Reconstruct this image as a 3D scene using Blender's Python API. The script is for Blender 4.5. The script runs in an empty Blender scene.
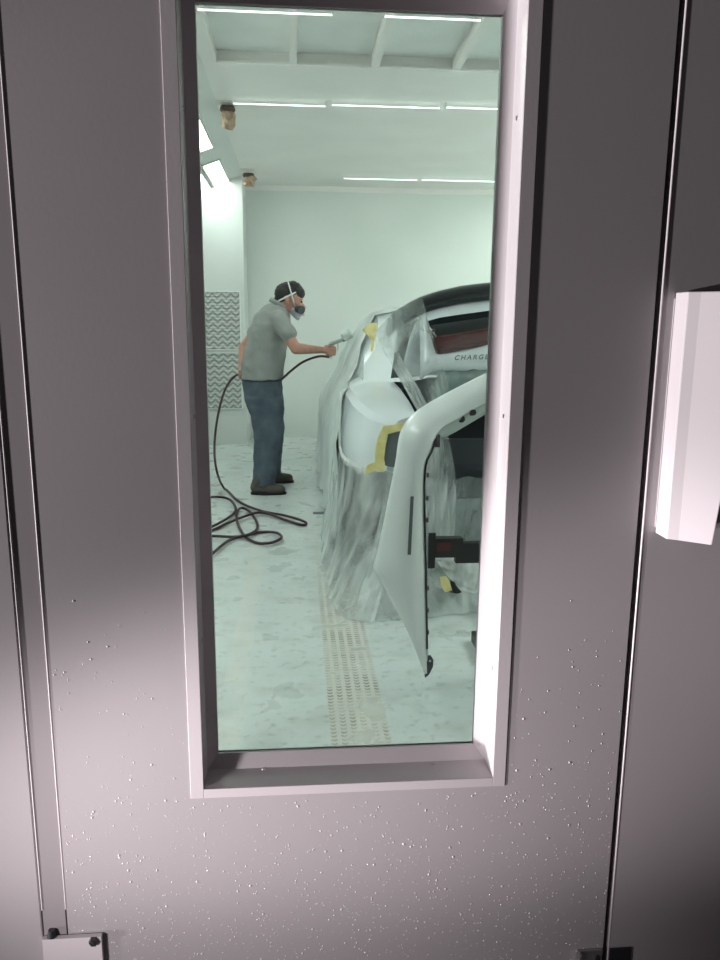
import bpy, bmesh, math, random
from math import sin, cos, tan, atan, radians as R, pi, sqrt
from mathutils import Vector, Matrix, noise
random.seed(7)
scn = bpy.context.scene
COL = scn.collection

# ------------------------------------------------------------------ camera
F = 776.0
CAM = Vector((0, -1.3, 1.36))
ROT = Matrix.Rotation(R(-4.75), 3, 'Z') @ Matrix.Rotation(R(90 - 11.4), 3, 'X') @ Matrix.Rotation(R(0.46), 3, 'Z')
cd = bpy.data.cameras.new('camera'); cam = bpy.data.objects.new('camera', cd); COL.objects.link(cam)
cam.matrix_world = Matrix.Translation(CAM) @ ROT.to_4x4()
cd.sensor_fit = 'VERTICAL'; cd.sensor_height = 24; cd.lens = 24 * F / 960; cd.clip_start = 0.02; cd.clip_end = 200
scn.camera = cam

def ray(x, y): return ROT @ Vector(((x - 360) / F, (480 - y) / F, -1))
def M(x, y, Y):            # photo pixel -> point on the plane at that world Y
    d = ray(x, y); return CAM + d * ((Y - CAM.y) / d.y)
def FL(x, y, z=0.0):       # photo pixel -> point on a level plane
    d = ray(x, y); return CAM + d * ((z - CAM.z) / d.z)

# ------------------------------------------------------------------ materials
def mat(name, col, rough=0.5, metal=0.0, spec=0.5, bump=0, bscale=60, emit=None, estr=0, coat=0, alpha=1, trans=0):
    m = bpy.data.materials.new(name); m.use_nodes = True
    nt = m.node_tree; b = nt.nodes['Principled BSDF']
    b.inputs['Base Color'].default_value = (*col, 1); b.inputs['Roughness'].default_value = rough
    b.inputs['Metallic'].default_value = metal; b.inputs['Specular IOR Level'].default_value = spec
    b.inputs['Coat Weight'].default_value = coat; b.inputs['Coat Roughness'].default_value = .08
    if emit: b.inputs['Emission Color'].default_value = (*emit, 1); b.inputs['Emission Strength'].default_value = estr
    if bump:
        tc = nt.nodes.new('ShaderNodeTexCoord'); n = nt.nodes.new('ShaderNodeTexNoise'); bp = nt.nodes.new('ShaderNodeBump')
        n.inputs['Scale'].default_value = bscale; n.inputs['Detail'].default_value = 3
        bp.inputs['Strength'].default_value = bump; bp.inputs['Distance'].default_value = .01
        nt.links.new(tc.outputs['Object'], n.inputs['Vector']); nt.links.new(n.outputs['Fac'], bp.inputs['Height'])
        nt.links.new(bp.outputs['Normal'], b.inputs['Normal'])
    return m
def vary(m, c1, c2, scale=3, lo=.35, hi=.65, detail=4):
    nt = m.node_tree; b = nt.nodes['Principled BSDF']
    tc = nt.nodes.new('ShaderNodeTexCoord'); n = nt.nodes.new('ShaderNodeTexNoise'); r = nt.nodes.new('ShaderNodeValToRGB')
    n.inputs['Scale'].default_value = scale; n.inputs['Detail'].default_value = detail
    r.color_ramp.elements[0].position = lo; r.color_ramp.elements[1].position = hi
    r.color_ramp.elements[0].color = (*c1, 1); r.color_ramp.elements[1].color = (*c2, 1)
    nt.links.new(tc.outputs['Object'], n.inputs['Vector']); nt.links.new(n.outputs['Fac'], r.inputs['Fac'])
    nt.links.new(r.outputs['Color'], b.inputs['Base Color']); return m

paint = vary(mat('door_paint', (.4, .37, .385), .40, bump=.008, bscale=120), (.39, .365, .375), (.405, .38, .39), 2.5)
framep = mat('frame_paint', (.54, .505, .52), .4, bump=.02, bscale=150)
handlep = mat('handle_paint', (.60, .56, .58), .4)
trimp = mat('strip_paint', (.30, .275, .285), .45)
dark = mat('dark_rubber', (.012, .012, .014), .5)
black = mat('black_gap', (.01, .01, .01), .8)
steel = mat('zinc_steel', (.55, .55, .56), .35, metal=.9)
dsteel = mat('dark_steel', (.09, .09, .1), .35, metal=.8)
wallm = vary(mat('booth_wall_white', (.7, .72, .7), .5), (.70, .735, .705), (.76, .785, .755), 1.2)
ceilm = vary(mat('booth_ceiling_white', (.6, .67, .63), .55), (.83, .80, .775), (.88, .86, .835), 2.2)
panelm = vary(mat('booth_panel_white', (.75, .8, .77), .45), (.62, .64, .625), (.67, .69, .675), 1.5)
mediam = vary(mat('filter_media', (.62, .69, .66), .9, bump=.3, bscale=80), (.80, .82, .80), (.86, .88, .86), 5)
lampm = mat('lamp_lens', (.9, .95, .92), .4, emit=(.95, 1, .955), estr=12)
reflm = mat('tube_glow', (.9, .95, .92), .4, emit=(.9, 1, .96), estr=2.6)  # glow of the stand-in window reflection lines
carw = mat('car_white_primer', (.77, .82, .86), .22, coat=.8)
bumperw = mat('bumper_white', (.86, .89, .90), .38, coat=.3)
glassd = mat('dark_glass', (.01, .014, .016), .08)
lensm = mat('lens_red', (.07, .006, .010), .12, coat=1)
yellow = vary(mat('yellow_tape', (.7, .5, .08), .6, bump=.4, bscale=40), (.95, .84, .42), (.86, .72, .28), 25)
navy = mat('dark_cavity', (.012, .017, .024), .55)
brownp = vary(mat('brown_paper', (.35, .25, .16), .9, bump=.6, bscale=35), (.50, .38, .28), (.30, .20, .14), 22)
browntape = mat('brown_band', (.07, .045, .035), .7)
tyre = mat('tyre_rubber', (.02, .02, .022), .8)
greyp = mat('grey_paper', (.13, .15, .16), .7, bump=.3, bscale=20)
skin = vary(mat('skin', (.5, .26, .2), .55), (.52, .27, .205), (.45, .22, .17), 30)
hairm = mat('dark_hair', (.012, .011, .012), .55, bump=.8, bscale=150)
shirtm = vary(mat('grey_knit', (.22, .24, .235), .9, bump=.3, bscale=50), (.29, .30, .295), (.24, .25, .245), 9)
jeansm = vary(mat('blue_denim', (.05, .075, .11), .85, bump=.4, bscale=35), (.10, .13, .165), (.055, .075, .105), 8)
shoem = vary(mat('brown_suede', (.07, .06, .055), .85), (.12, .10, .09), (.08, .07, .062), 12)
maskgrey = mat('respirator_grey', (.45, .45, .48), .5)
maskwhite = mat('strap_white', (.7, .72, .72), .6)
maskdark = mat('cartridge_dark', (.05, .055, .065), .5)
hosem = mat('maroon_hose', (.05, .013, .024), .4)
gunm = mat('gun_metal', (.40, .42, .44), .3, metal=.6)
cupm = mat('cup_white', (.62, .68, .64), .35)
standm = mat('stand_black', (.012, .012, .013), .45)
redm = mat('dull_red', (.09, .015, .018), .5)
chrome = mat('badge_grey', (.16, .18, .18), .3, metal=.3)
concrete = vary(mat('concrete', (.3, .28, .27), .8), (.32, .30, .29), (.24, .22, .21), 2)
dropm = mat('droplet', (.72, .69, .71), .12, coat=1)

def film_mat(name, col, a0, a1, scale=7, stretch=(1, 1, .25), rough=.3):
    m = bpy.data.materials.new(name); m.use_nodes = True; nt = m.node_tree; L = nt.links.new
    b = nt.nodes['Principled BSDF']; out = nt.nodes['Material Output']
    b.inputs['Base Color'].default_value = (*col, 1); b.inputs['Roughness'].default_value = rough
    tc = nt.nodes.new('ShaderNodeTexCoord'); mp = nt.nodes.new('ShaderNodeMapping'); n = nt.nodes.new('ShaderNodeTexNoise')
    mp.inputs['Scale'].default_value = stretch; n.inputs['Scale'].default_value = scale; n.inputs['Detail'].default_value = 5
    n.inputs['Distortion'].default_value = .6
    mr = nt.nodes.new('ShaderNodeMapRange'); mr.inputs['From Min'].default_value = .35; mr.inputs['From Max'].default_value = .66
    mr.inputs['To Min'].default_value = a0; mr.inputs['To Max'].default_value = a1
    bp = nt.nodes.new('ShaderNodeBump'); bp.inputs['Strength'].default_value = .5; bp.inputs['Distance'].default_value = .03
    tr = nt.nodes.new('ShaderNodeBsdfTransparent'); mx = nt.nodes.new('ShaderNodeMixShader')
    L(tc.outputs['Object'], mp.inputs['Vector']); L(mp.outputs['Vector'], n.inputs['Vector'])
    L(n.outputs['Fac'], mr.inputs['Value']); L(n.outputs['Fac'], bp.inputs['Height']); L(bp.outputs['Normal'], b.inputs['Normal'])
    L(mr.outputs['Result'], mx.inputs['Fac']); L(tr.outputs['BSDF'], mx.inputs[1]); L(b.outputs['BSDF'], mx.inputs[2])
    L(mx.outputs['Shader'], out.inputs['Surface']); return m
film = film_mat('masking_film', (.76, .80, .80), .22, .72)
filmthin = film_mat('masking_film_thin', (.62, .68, .67), .12, .62, 5, (1, 1, .35))
filmthick = film_mat('masking_film_thick', (.76, .82, .81), .75, .96, 4, (1, .6, .5))

# booth floor: grey-green coating, scuffs, dirty tyre tracks with tread marks
def floor_mat():
    m = mat('booth_floor', (.6, .66, .63), .32); nt = m.node_tree; L = nt.links.new; b = nt.nodes['Principled BSDF']
    N = nt.nodes.new
    tc = N('ShaderNodeTexCoord'); sx = N('ShaderNodeSeparateXYZ'); L(tc.outputs['Object'], sx.inputs[0])
    def noise_(scale, det=5, stretch=(1, 1, 1)):
        mp = N('ShaderNodeMapping'); mp.inputs['Scale'].default_value = stretch; L(tc.outputs['Object'], mp.inputs['Vector'])
        n = N('ShaderNodeTexNoise'); n.inputs['Scale'].default_value = scale; n.inputs['Detail'].default_value = det
        L(mp.outputs['Vector'], n.inputs['Vector']); return n.outputs['Fac']
    def math_(op, a, c=None, clamp=False):
        n = N('ShaderNodeMath'); n.operation = op; n.use_clamp = clamp
        for i, v in enumerate((a, c)):
            if v is None: continue
            if isinstance(v, (int, float)): n.inputs[i].default_value = v
            else: L(v, n.inputs[i])
        return n.outputs[0]
    def rng(v, a, c, d=0, e=1):
        n = N('ShaderNodeMapRange'); L(v, n.inputs['Value']); n.inputs['From Min'].default_value = a; n.inputs['From Max'].default_value = c
        n.inputs['To Min'].default_value = d; n.inputs['To Max'].default_value = e; return n.outputs[0]
    def mix(f, a, c):
        n = N('ShaderNodeMix'); n.data_type = 'RGBA'; L(f, n.inputs['Factor'])
        for s, v in ((6, a), (7, c)):
            if isinstance(v, tuple): n.inputs[s].default_value = (*v, 1)
            else: L(v, n.inputs[s])
        return n.outputs[2]
    base = mix(rng(noise_(1.3), .35, .65), (.59, .645, .645), (.69, .73, .73))
    c = mix(math_('MULTIPLY', rng(noise_(5, 10, (1, 1.3, 1)), .50, .80), .55), base, (.34, .34, .29))
    c = mix(math_('MULTIPLY', rng(noise_(26, 8), .56, .70), .40), c, (.28, .27, .22))
    def band(x0, x1):  # 1 inside x0..x1
        s = sx.outputs['X']
        return math_('MULTIPLY', rng(s, x0, x0 + .012), rng(s, x1, x1 - .012))
    near = rng(sx.outputs['Y'], 3.6, 2.0)
    # main tread: longitudinal ribs cut by cross bars
    rib = math_('GREATER_THAN', math_('SINE', math_('MULTIPLY', sx.outputs['X'], 2 * pi / .036)), -.25)
    skew = math_('ADD', sx.outputs['Y'], math_('MULTIPLY', math_('SINE', math_('MULTIPLY', sx.outputs['X'], 2 * pi / .036)), .006))
    lug = math_('GREATER_THAN', math_('SINE', math_('MULTIPLY', skew, 2 * pi / .024)), -.1)
    tread = math_('MULTIPLY', rib, lug)
    patch = rng(noise_(6, 7), .36, .60)
    t = math_('MULTIPLY', math_('MULTIPLY', band(.10, .31), near), .9)
    c = mix(math_('MULTIPLY', t, .6), c, (.64, .60, .53))
    c = mix(math_('MULTIPLY', math_('MULTIPLY', math_('MULTIPLY', t, tread), patch), .95), c, (.22, .16, .11))
    t2 = math_('MULTIPLY', math_('MULTIPLY', band(-.29, -.19), rng(sx.outputs['Y'], 4.3, 3.2)), rng(noise_(5), .3, .6))
    c = mix(math_('MULTIPLY', t2, .5), c, (.74, .72, .65))
    L(c, b.inputs['Base Color'])
    L(rng(noise_(6), .3, .7, .22, .45), b.inputs['Roughness'])
    return m
floorm = floor_mat()

def chevron_mat():
    m = mat('pleated_filter', (.6, .6, .58), .9); nt = m.node_tree; L = nt.links.new; b = nt.nodes['Principled BSDF']; N = nt.nodes.new
    tc = N('ShaderNodeTexCoord'); s = N('ShaderNodeSeparateXYZ'); L(tc.outputs['Object'], s.inputs[0])
    def m_(op, a, c):
        n = N('ShaderNodeMath'); n.operation = op
        for i, v in enumerate((a, c)):
            if isinstance(v, (int, float)): n.inputs[i].default_value = v
            else: L(v, n.inputs[i])
        return n.outputs[0]
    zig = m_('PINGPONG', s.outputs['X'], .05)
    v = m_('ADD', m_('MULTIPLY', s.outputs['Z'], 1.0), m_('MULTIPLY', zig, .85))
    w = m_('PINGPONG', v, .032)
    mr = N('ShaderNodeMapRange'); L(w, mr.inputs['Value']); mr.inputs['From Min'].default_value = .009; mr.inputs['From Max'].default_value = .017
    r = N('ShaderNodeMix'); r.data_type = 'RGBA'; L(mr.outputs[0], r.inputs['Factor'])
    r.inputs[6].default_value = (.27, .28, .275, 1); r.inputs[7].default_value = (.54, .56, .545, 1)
    L(r.outputs[2], b.inputs['Base Color']); return m
chevm = chevron_mat()

def pane_mat():
    m = bpy.data.materials.new('window_glass'); m.use_nodes = True; nt = m.node_tree; nt.nodes.clear(); L = nt.links.new
    o = nt.nodes.new('ShaderNodeOutputMaterial'); t = nt.nodes.new('ShaderNodeBsdfTransparent'); g = nt.nodes.new('ShaderNodeBsdfGlossy')
    f = nt.nodes.new('ShaderNodeFresnel'); mx = nt.nodes.new('ShaderNodeMixShader')
    t.inputs['Color'].default_value = (.905, .95, .928, 1); g.inputs['Roughness'].default_value = .03; f.inputs['IOR'].default_value = 1.5
    L(f.outputs[0], mx.inputs[0]); L(t.outputs[0], mx.inputs[1]); L(g.outputs[0], mx.inputs[2]); L(mx.outputs[0], o.inputs[0]); return m
panem = pane_mat()

# ------------------------------------------------------------------ mesh helpers
def box(bm, a, b, bevel=0):
    a, b = Vector(a), Vector(b); lo = Vector(map(min, a, b)); hi = Vector(map(max, a, b))
    g = bmesh.ops.create_cube(bm, size=1)['verts']
    for v in g: v.co = Vector([(lo[i] + hi[i]) / 2 + v.co[i] * (hi[i] - lo[i]) for i in range(3)])
    if bevel:
        es = list({e for v in g for e in v.link_edges}); bmesh.ops.bevel(bm, geom=es, offset=bevel, segments=2, affect='EDGES', profile=.7)
def frame_mat(d):
    d = d.normalized(); up = Vector((0, 0, 1)) if abs(d.z) < .95 else Vector((1, 0, 0))
    x = up.cross(d).normalized(); y = d.cross(x); return Matrix((x, y, d)).transposed()
def cyl(bm, p0, p1, r0, r1=None, seg=16, cap=True):
    r1 = r0 if r1 is None else r1; p0, p1 = Vector(p0), Vector(p1); m = frame_mat(p1 - p0); rings = []
    for p, r in ((p0, r0), (p1, r1)): rings.append([bm.verts.new(p + m @ Vector((cos(a) * r, sin(a) * r, 0))) for a in [2 * pi * i / seg for i in range(seg)]])
    for i in range(seg): bm.faces.new((rings[0][i], rings[0][(i + 1) % seg], rings[1][(i + 1) % seg], rings[1][i]))
    if cap: bm.faces.new(rings[0][::-1]); bm.faces.new(rings[1])
def capsule(bm, p0, r0, p1, r1, sy=1.0, seg=16, hs=5):
    p0, p1 = Vector(p0), Vector(p1); m = frame_mat(p1 - p0) if (p1 - p0).length > 1e-6 else Matrix.Identity(3); rs = []
    pts = [(p0, r0, -pi / 2 + pi / 2 * i / hs) for i in range(hs + 1)] + [(p1, r1, pi / 2 * i / hs) for i in range(hs + 1)]
    mid = (p0 + p1) / 2
    for p, r, a in pts:
        if abs(abs(a) - pi / 2) < 1e-6:
            q = p + m @ Vector((0, 0, sin(a) * r)); q.y = mid.y + (q.y - mid.y) * sy if sy != 1 else q.y
            rs.append([bm.verts.new(q)]); continue
        ring = []
        for k in range(seg):
            t = 2 * pi * k / seg; q = p + m @ Vector((cos(a) * r * cos(t), cos(a) * r * sin(t), sin(a) * r))
            if sy != 1: q.y = mid.y + (q.y - mid.y) * sy
            ring.append(bm.verts.new(q))
        rs.append(ring)
    skin_rings(bm, rs)
def skin_rings(bm, rs):
    for A, B in zip(rs, rs[1:]):
        n = max(len(A), len(B))
        for k in range(n):
            if len(A) == 1: bm.faces.new((A[0], B[(k + 1) % n], B[k]))
            elif len(B) == 1: bm.faces.new((A[k], A[(k + 1) % n], B[0]))
            else: bm.faces.new((A[k], A[(k + 1) % n], B[(k + 1) % n], B[k]))
def loft(bm, rings, seg=28, caps=True):   # rings: (centre, half x, half y, power) stacked ellipses in level planes
    rs = []
    for c, a, b in rings:
        rs.append([bm.verts.new(Vector(c) + Vector((a * cos(t), b * sin(t), 0))) for t in [2 * pi * k / seg for k in range(seg)]])
    skin_rings(bm, rs)
    if caps: bm.faces.new(rs[0][::-1]); bm.faces.new(rs[-1])
def grid(bm, rows, closed=False):
    vs = [[bm.verts.new(p) for p in r] for r in rows]
    for a, b in zip(vs, vs[1:]):
        n = len(a)
        for i in range(n if closed else n - 1): bm.faces.new((a[i], a[(i + 1) % n], b[(i + 1) % n], b[i]))
    return vs
def link(name, bm, m, parent=None, smooth=False, loc=None, solid=0, bevel=0, sub=0, auto=None, **tags):
    me = bpy.data.meshes.new(name)
    bmesh.ops.recalc_face_normals(bm, faces=bm.faces); bm.to_mesh(me); bm.free()
    if loc is not None: me.transform(Matrix.Translation(-Vector(loc)))
    for mm in (m if isinstance(m, (list, tuple)) else [m]): me.materials.append(mm)
    o = bpy.data.objects.new(name, me); COL.objects.link(o)
    if loc is not None: o.location = loc
    if smooth:
        for p in me.polygons: p.use_smooth = True
    if solid: s = o.modifiers.new('s', 'SOLIDIFY'); s.thickness = solid; s.offset = 0
    if bevel: s = o.modifiers.new('b', 'BEVEL'); s.width = bevel; s.segments = 2; s.limit_method = 'ANGLE'
    if sub: s = o.modifiers.new('u', 'SUBSURF'); s.levels = sub; s.render_levels = sub
    if parent is not None:
        o.parent = parent
        o.matrix_parent_inverse = Matrix.Identity(4)
        o.location = Vector(o.location) - Vector(parent.matrix_basis.translation if parent.parent is None else WL(parent))
    for k, v in tags.items(): o[k] = v
    return o
def WL(o):
    v = Vector((0, 0, 0))
    while o is not None: v += o.location; o = o.parent
    return v
def empty(name, loc, label, cat, group=None, kind=None):
    o = bpy.data.objects.new(name, None); COL.objects.link(o); o.location = loc; o.empty_display_size = .1
    o['label'] = label; o['category'] = cat
    if group: o['group'] = group
    if kind: o['kind'] = kind
    return o
def T(label, cat, group=None, kind=None):
    d = dict(label=label, category=cat)
    if group: d['group'] = group
    if kind: d['kind'] = kind
    return d
def S(label, cat): return T(label, cat, kind='structure')
def child(name, bm, m, parent, **k): return link(name, bm, m, parent, **k)
def bx(a, b, bevel=0): bm = bmesh.new(); box(bm, a, b, bevel); return bm
def cy(*a, **k): bm = bmesh.new(); cyl(bm, *a, **k); return bm
def remeshed(name, bm, m, voxel, parent, smooth_it=6, **tags):   # fuse overlapping volumes into one continuous surface
    me = bpy.data.meshes.new(name); bmesh.ops.recalc_face_normals(bm, faces=bm.faces); bm.to_mesh(me); bm.free()
    o = bpy.data.objects.new(name, me); COL.objects.link(o)
    r = o.modifiers.new('r', 'REMESH'); r.mode = 'VOXEL'; r.voxel_size = voxel; r.use_smooth_shade = True
    s = o.modifiers.new('s', 'SMOOTH'); s.iterations = smooth_it; s.factor = .5
    bpy.context.view_layer.update()
    ev = o.evaluated_get(bpy.context.evaluated_depsgraph_get()); me2 = bpy.data.meshes.new_from_object(ev)
    o.modifiers.clear(); o.data = me2; me2.materials.clear(); me2.materials.append(m)
    for p in me2.polygons: p.use_smooth = True
    if parent is not None: o.parent = parent; o.location = -WL(parent)
    for k, v in tags.items(): o[k] = v
    return o
def tube(name, pts, r, m, parent=None, cyc=False, **tags):
    cu = bpy.data.curves.new(name, 'CURVE'); cu.dimensions = '3D'; cu.bevel_depth = r; cu.bevel_resolution = 3; cu.resolution_u = 3 if len(pts) > 60 else 6; cu.use_fill_caps = True
    sp = cu.splines.new('BEZIER'); sp.bezier_points.add(len(pts) - 1); sp.use_cyclic_u = cyc
    for b, p in zip(sp.bezier_points, pts): b.co = p; b.handle_left_type = b.handle_right_type = 'AUTO'
    o0 = bpy.data.objects.new(name, cu); COL.objects.link(o0); bpy.context.view_layer.update()
    me = bpy.data.meshes.new_from_object(o0.evaluated_get(bpy.context.evaluated_depsgraph_get()))
    bpy.data.objects.remove(o0); me.materials.clear(); me.materials.append(m)
    o = bpy.data.objects.new(name, me); COL.objects.link(o)
    for p in me.polygons: p.use_smooth = True
    if parent is not None: o.parent = parent; o.location = -WL(parent)
    for k, v in tags.items(): o[k] = v
    return o

# ------------------------------------------------------------------ booth front: doors, window
TH = .076; GY = TH                                   # recess depth, glass plane
XL1, XL2 = M(58, 800, 0).x, M(33, 800, 0).x          # left door edge, outer edge of the strip
XR = M(638, 560, 0).x                                # meeting line of the leaves
wl, wr = M(190, 400, 0).x, M(510, 400, 0).x          # window opening
zb = M(350, 783, 0).z; zt = 1.905
FW = .024                                            # frame flange width
DT, DB = 2.25, .04
def ringbox(bm, x0, x1, z0, z1, wx, wz, y0, y1, t=None):   # rectangular ring, inner rect x0..z1
    box(bm, (x0 - wx, y0, z0 - wz), (x0, y1, z1 + wz)); box(bm, (x1, y0, z0 - wz), (x1 + wx, y1, z1 + wz))
    box(bm, (x0, y0, z0 - wz), (x1, y1, z0)); box(bm, (x0, y0, z1), (x1, y1, z1 + wz))
bm = bmesh.new()
e = .003
box(bm, (XL1, 0, DB), (wl - e, .07, DT)); box(bm, (wr + e, 0, DB), (XR - .007, .07, DT))
box(bm, (wl - e, 0, DB), (wr + e, .07, zb - e)); box(bm, (wl - e, 0, zt + e), (wr + e, .07, DT))
bmesh.ops.remove_doubles(bm, verts=bm.verts, dist=1e-5)
d1 = link('door_1', bm, paint, **S('grey painted booth door leaf with the tall window in it', 'door'))
d2 = link('door_2', bx((XR + .004, -.001, DB), (XR + 1.02, .07, DT)), paint, bevel=.003,
          **S('grey booth door leaf at right that carries the pale pull handle', 'door'))
link('trim_1', bx((XR - .0055, .03, DB), (XR + .0035, .065, DT)), black, **S('black rubber seal in the gap between the two door leaves', 'seal'))
link('trim_2', bx((XL2, .0006, 0), (XL1 - .003, .06, DT + .05)), trimp, **S('recessed vertical grey strip between left wall panel and door', 'trim'))
for i_, (x_, zz, lab) in enumerate(((XL2, .285, 'thin bright bead between the left wall panel and the recessed strip'), (XL1 - .001, .285, 'thin bright bead along the hinge edge of the windowed door'))):
    link('trim_%d' % (11 + i_), cy((x_, .0008, zz), (x_, .0008, DT), .0017, seg=12), handlep, **S(lab, 'trim'))  # pale beads added so the door edges show a lit line
link('trim_13', cy((XR + .0045, .0, DB), (XR + .0045, .0, DT), .0020, seg=12), handlep, **S('thin bright bead on the meeting edge of the right door', 'trim'))  # same added pale bead for the lit edge of the right leaf
link('wall_front', bx((-2.4, -.001, 0), (XL2 - .002, .08, 3.1)), paint, bevel=.003, **S('grey painted booth front wall panel at far left', 'wall'))
link('wall_front_right', bx((XR + 1.03, 0, 0), (4.4, .08, 3.1)), paint, **S('grey booth front wall right of the doors', 'wall'))
link('wall_front_top', bx((XL2, 0, DT + .055), (XR + 1.028, .08, 3.1)), paint, **S('grey booth front wall above the doors', 'wall'))

w1 = empty('window_1', (0, 0, zb), 'tall narrow window in the door with bright right jamb, booth seen behind it', 'window', kind='structure')
bm = bmesh.new(); ringbox(bm, wl, wr, zb, zt, FW, .018, -.002, -.0003)
child('frame_flange', bm, framep, w1, bevel=.001)
bm = bmesh.new(); ringbox(bm, wl, wr, zb, zt, .0025, .0025, -.0002, TH)
child('jamb', bm, framep, w1)
gl, gr_, gb, gt = M(207, 400, TH).x, M(487.5, 400, TH).x, M(350, 749, TH).z, M(350, 8, TH).z
bm = bmesh.new()
def loop(x0, x1, z0, z1, y): return [Vector((x0, y, z0)), Vector((x1, y, z0)), Vector((x1, y, z1)), Vector((x0, y, z1))]
grid(bm, [loop(wl, wr, zb, zt, TH - .014), loop(gl, gr_, gb, gt, TH + .001), loop(gl, gr_, gb, gt, TH + .014), loop(wl, wr, zb, zt, TH + .014), loop(wl, wr, zb, zt, TH - .014)], closed=True)
bmesh.ops.remove_doubles(bm, verts=bm.verts, dist=1e-6)
child('glazing_stop', bm, framep, w1)
child('pane', bx((gl, TH + .006, gb), (gr_, TH + .012, gt)), panem, w1)
for (px, py, n) in ((195, 416, 'l'), (193, 109, 'l'), (201, 640, 'l'), (515, 118, 'r'), (501, 416, 'r'), (494, 668, 'r'), (263, 769, 'b'), (433, 764, 'b')):
    Y = .036
    if n == 'b': p = FL(px, py, zb); a, b_ = p, p + Vector((0, 0, .0018))
    else:
        X = wl if n == 'l' else wr; z = M(px, py, Y).z; p = Vector((X, Y, z)); a, b_ = p, p + Vector((.0018 if n == 'l' else -.0018, 0, 0))
    child('screw', cy(a, b_, .0042, .0032, seg=10), steel, w1)
# pull handle: a folded sheet box, narrower at the foot
hd = empty('door_handle', M(690, 540, -.03), 'pale pinkish-white folded sheet metal pull handle on the right door leaf', 'door handle')
hz0, hz1 = M(682, 543, -.07).z, M(700, 291, -.07).z
hx0, hx1 = M(662, 538, -.03).x, M(716, 470, -.07).x
def hring(z, w, x0):
    return [Vector((x0, -.003, z)), Vector((x0 + .0, -.045, z)), Vector((x0 + .017, -.055, z)), Vector((x0 + w, -.055 - .76 * (w - .017), z)), Vector((x0 + w, -.003, z))]
bm = bmesh.new(); rr = grid(bm, [hring(hz0, .060, hx0), hring(hz1, .088, hx0)], closed=True); bm.faces.new(rr[0]); bm.faces.new(rr[1][::-1])
child('handle_body', bm, handlep, hd, bevel=.002)
child('mounting_flange', bx((hx0 - .001, -.003, hz0 + .01), (hx0 + .055, -.001, hz1 - .01)), handlep, hd)
# hinge at lower left
hp = M(44, 935, 0); hq = M(103, 935, 0)
hg = empty('hinge', (hp.x, 0, hp.z), 'bright steel door hinge plate with a dark bolt at lower left of the door', 'hinge')
bm = bmesh.new(); box(bm, (hp.x, -.012, hp.z - .12), (hq.x, -.002, hp.z), .001); child('hinge_plate', bm, handlep, hg)
kx = M(52, 925, 0); bm = bmesh.new(); cyl(bm, (kx.x, -.004, hp.z + .0005), (kx.x, -.004, hp.z + .014), .009, .006, seg=18); child('knuckle', bm, dsteel, hg)
sc = M(94, 941, -.012); bm = bmesh.new(); cyl(bm, (sc.x, -.012, sc.z), (sc.x, -.018, sc.z), .010, .008, seg=6); cyl(bm, (sc.x, -.018, sc.z), (sc.x, -.020, sc.z), .005, .004, seg=12); child('bolt', bm, dsteel, hg)
# latch keeper at lower right
lp = M(577, 949, 0); lq = M(604, 949, 0)
lt = empty('latch', (lp.x, 0, lp.z), 'small steel latch plate at the foot of the meeting line of the doors', 'latch')
bm = bmesh.new(); box(bm, (lp.x, -.006, lp.z - .09), (XR - .01, -.002, lp.z)); box(bm, (lp.x, -.018, lp.z - .09), (lp.x + .004, -.006, lp.z)); child('latch_plate', bm, steel, lt)
c = M(596, 955, 0); child('bolt', cy((c.x, -.006, c.z), (c.x, -.011, c.z), .005, seg=8), dsteel, lt)
bm = bmesh.new(); box(bm, (XR + .006, -.006, lp.z - .09), (XR + .05, -.0025, lp.z)); child('strike_plate', bm, dsteel, lt)
# water droplets on the lower door
bm = bmesh.new()
n = 0
while n < 3400:
    x = random.uniform(-.78, 1.0); z = .95 - 1.0 * sqrt(random.random())
    if z < .06 or (wl - .03 < x < wr + .03 and z > zb - .03) or (XL2 - .01 < x < XL1 + .005) or abs(x - XR) < .008: continue
    if z > .55 and random.random() < .6: continue
    if hx0 - .005 < x < hx1 + .04 and z > hz0: continue
    r = random.choice((.0008, .001, .0012, .0015, .0018)) if random.random() < .97 else .0024
    k = 6; top = bm.verts.new((x, -r * .42, z)); mid = [bm.verts.new((x + cos(a) * r * .75, -r * .30, z + sin(a) * r * .75 * 1.15)) for a in [2 * pi * i / k for i in range(k)]]
    low = [bm.verts.new((x + cos(a) * r, 0.0003, z + sin(a) * r * 1.15)) for a in [2 * pi * i / k for i in range(k)]]
    for i in range(k): bm.faces.new((low[i], low[(i + 1) % k], mid[(i + 1) % k], mid[i])); bm.faces.new((mid[i], mid[(i + 1) % k], top))
    n += 1
link('water_droplets', bm, dropm, smooth=True, **T('tiny water droplets spattered over the lower half of the grey doors', 'droplets', kind='stuff'))
link('ground', bx((-6, -6, -.1), (6, .08, 0)), concrete, **S('concrete shop floor outside the booth doors', 'ground'))

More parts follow.
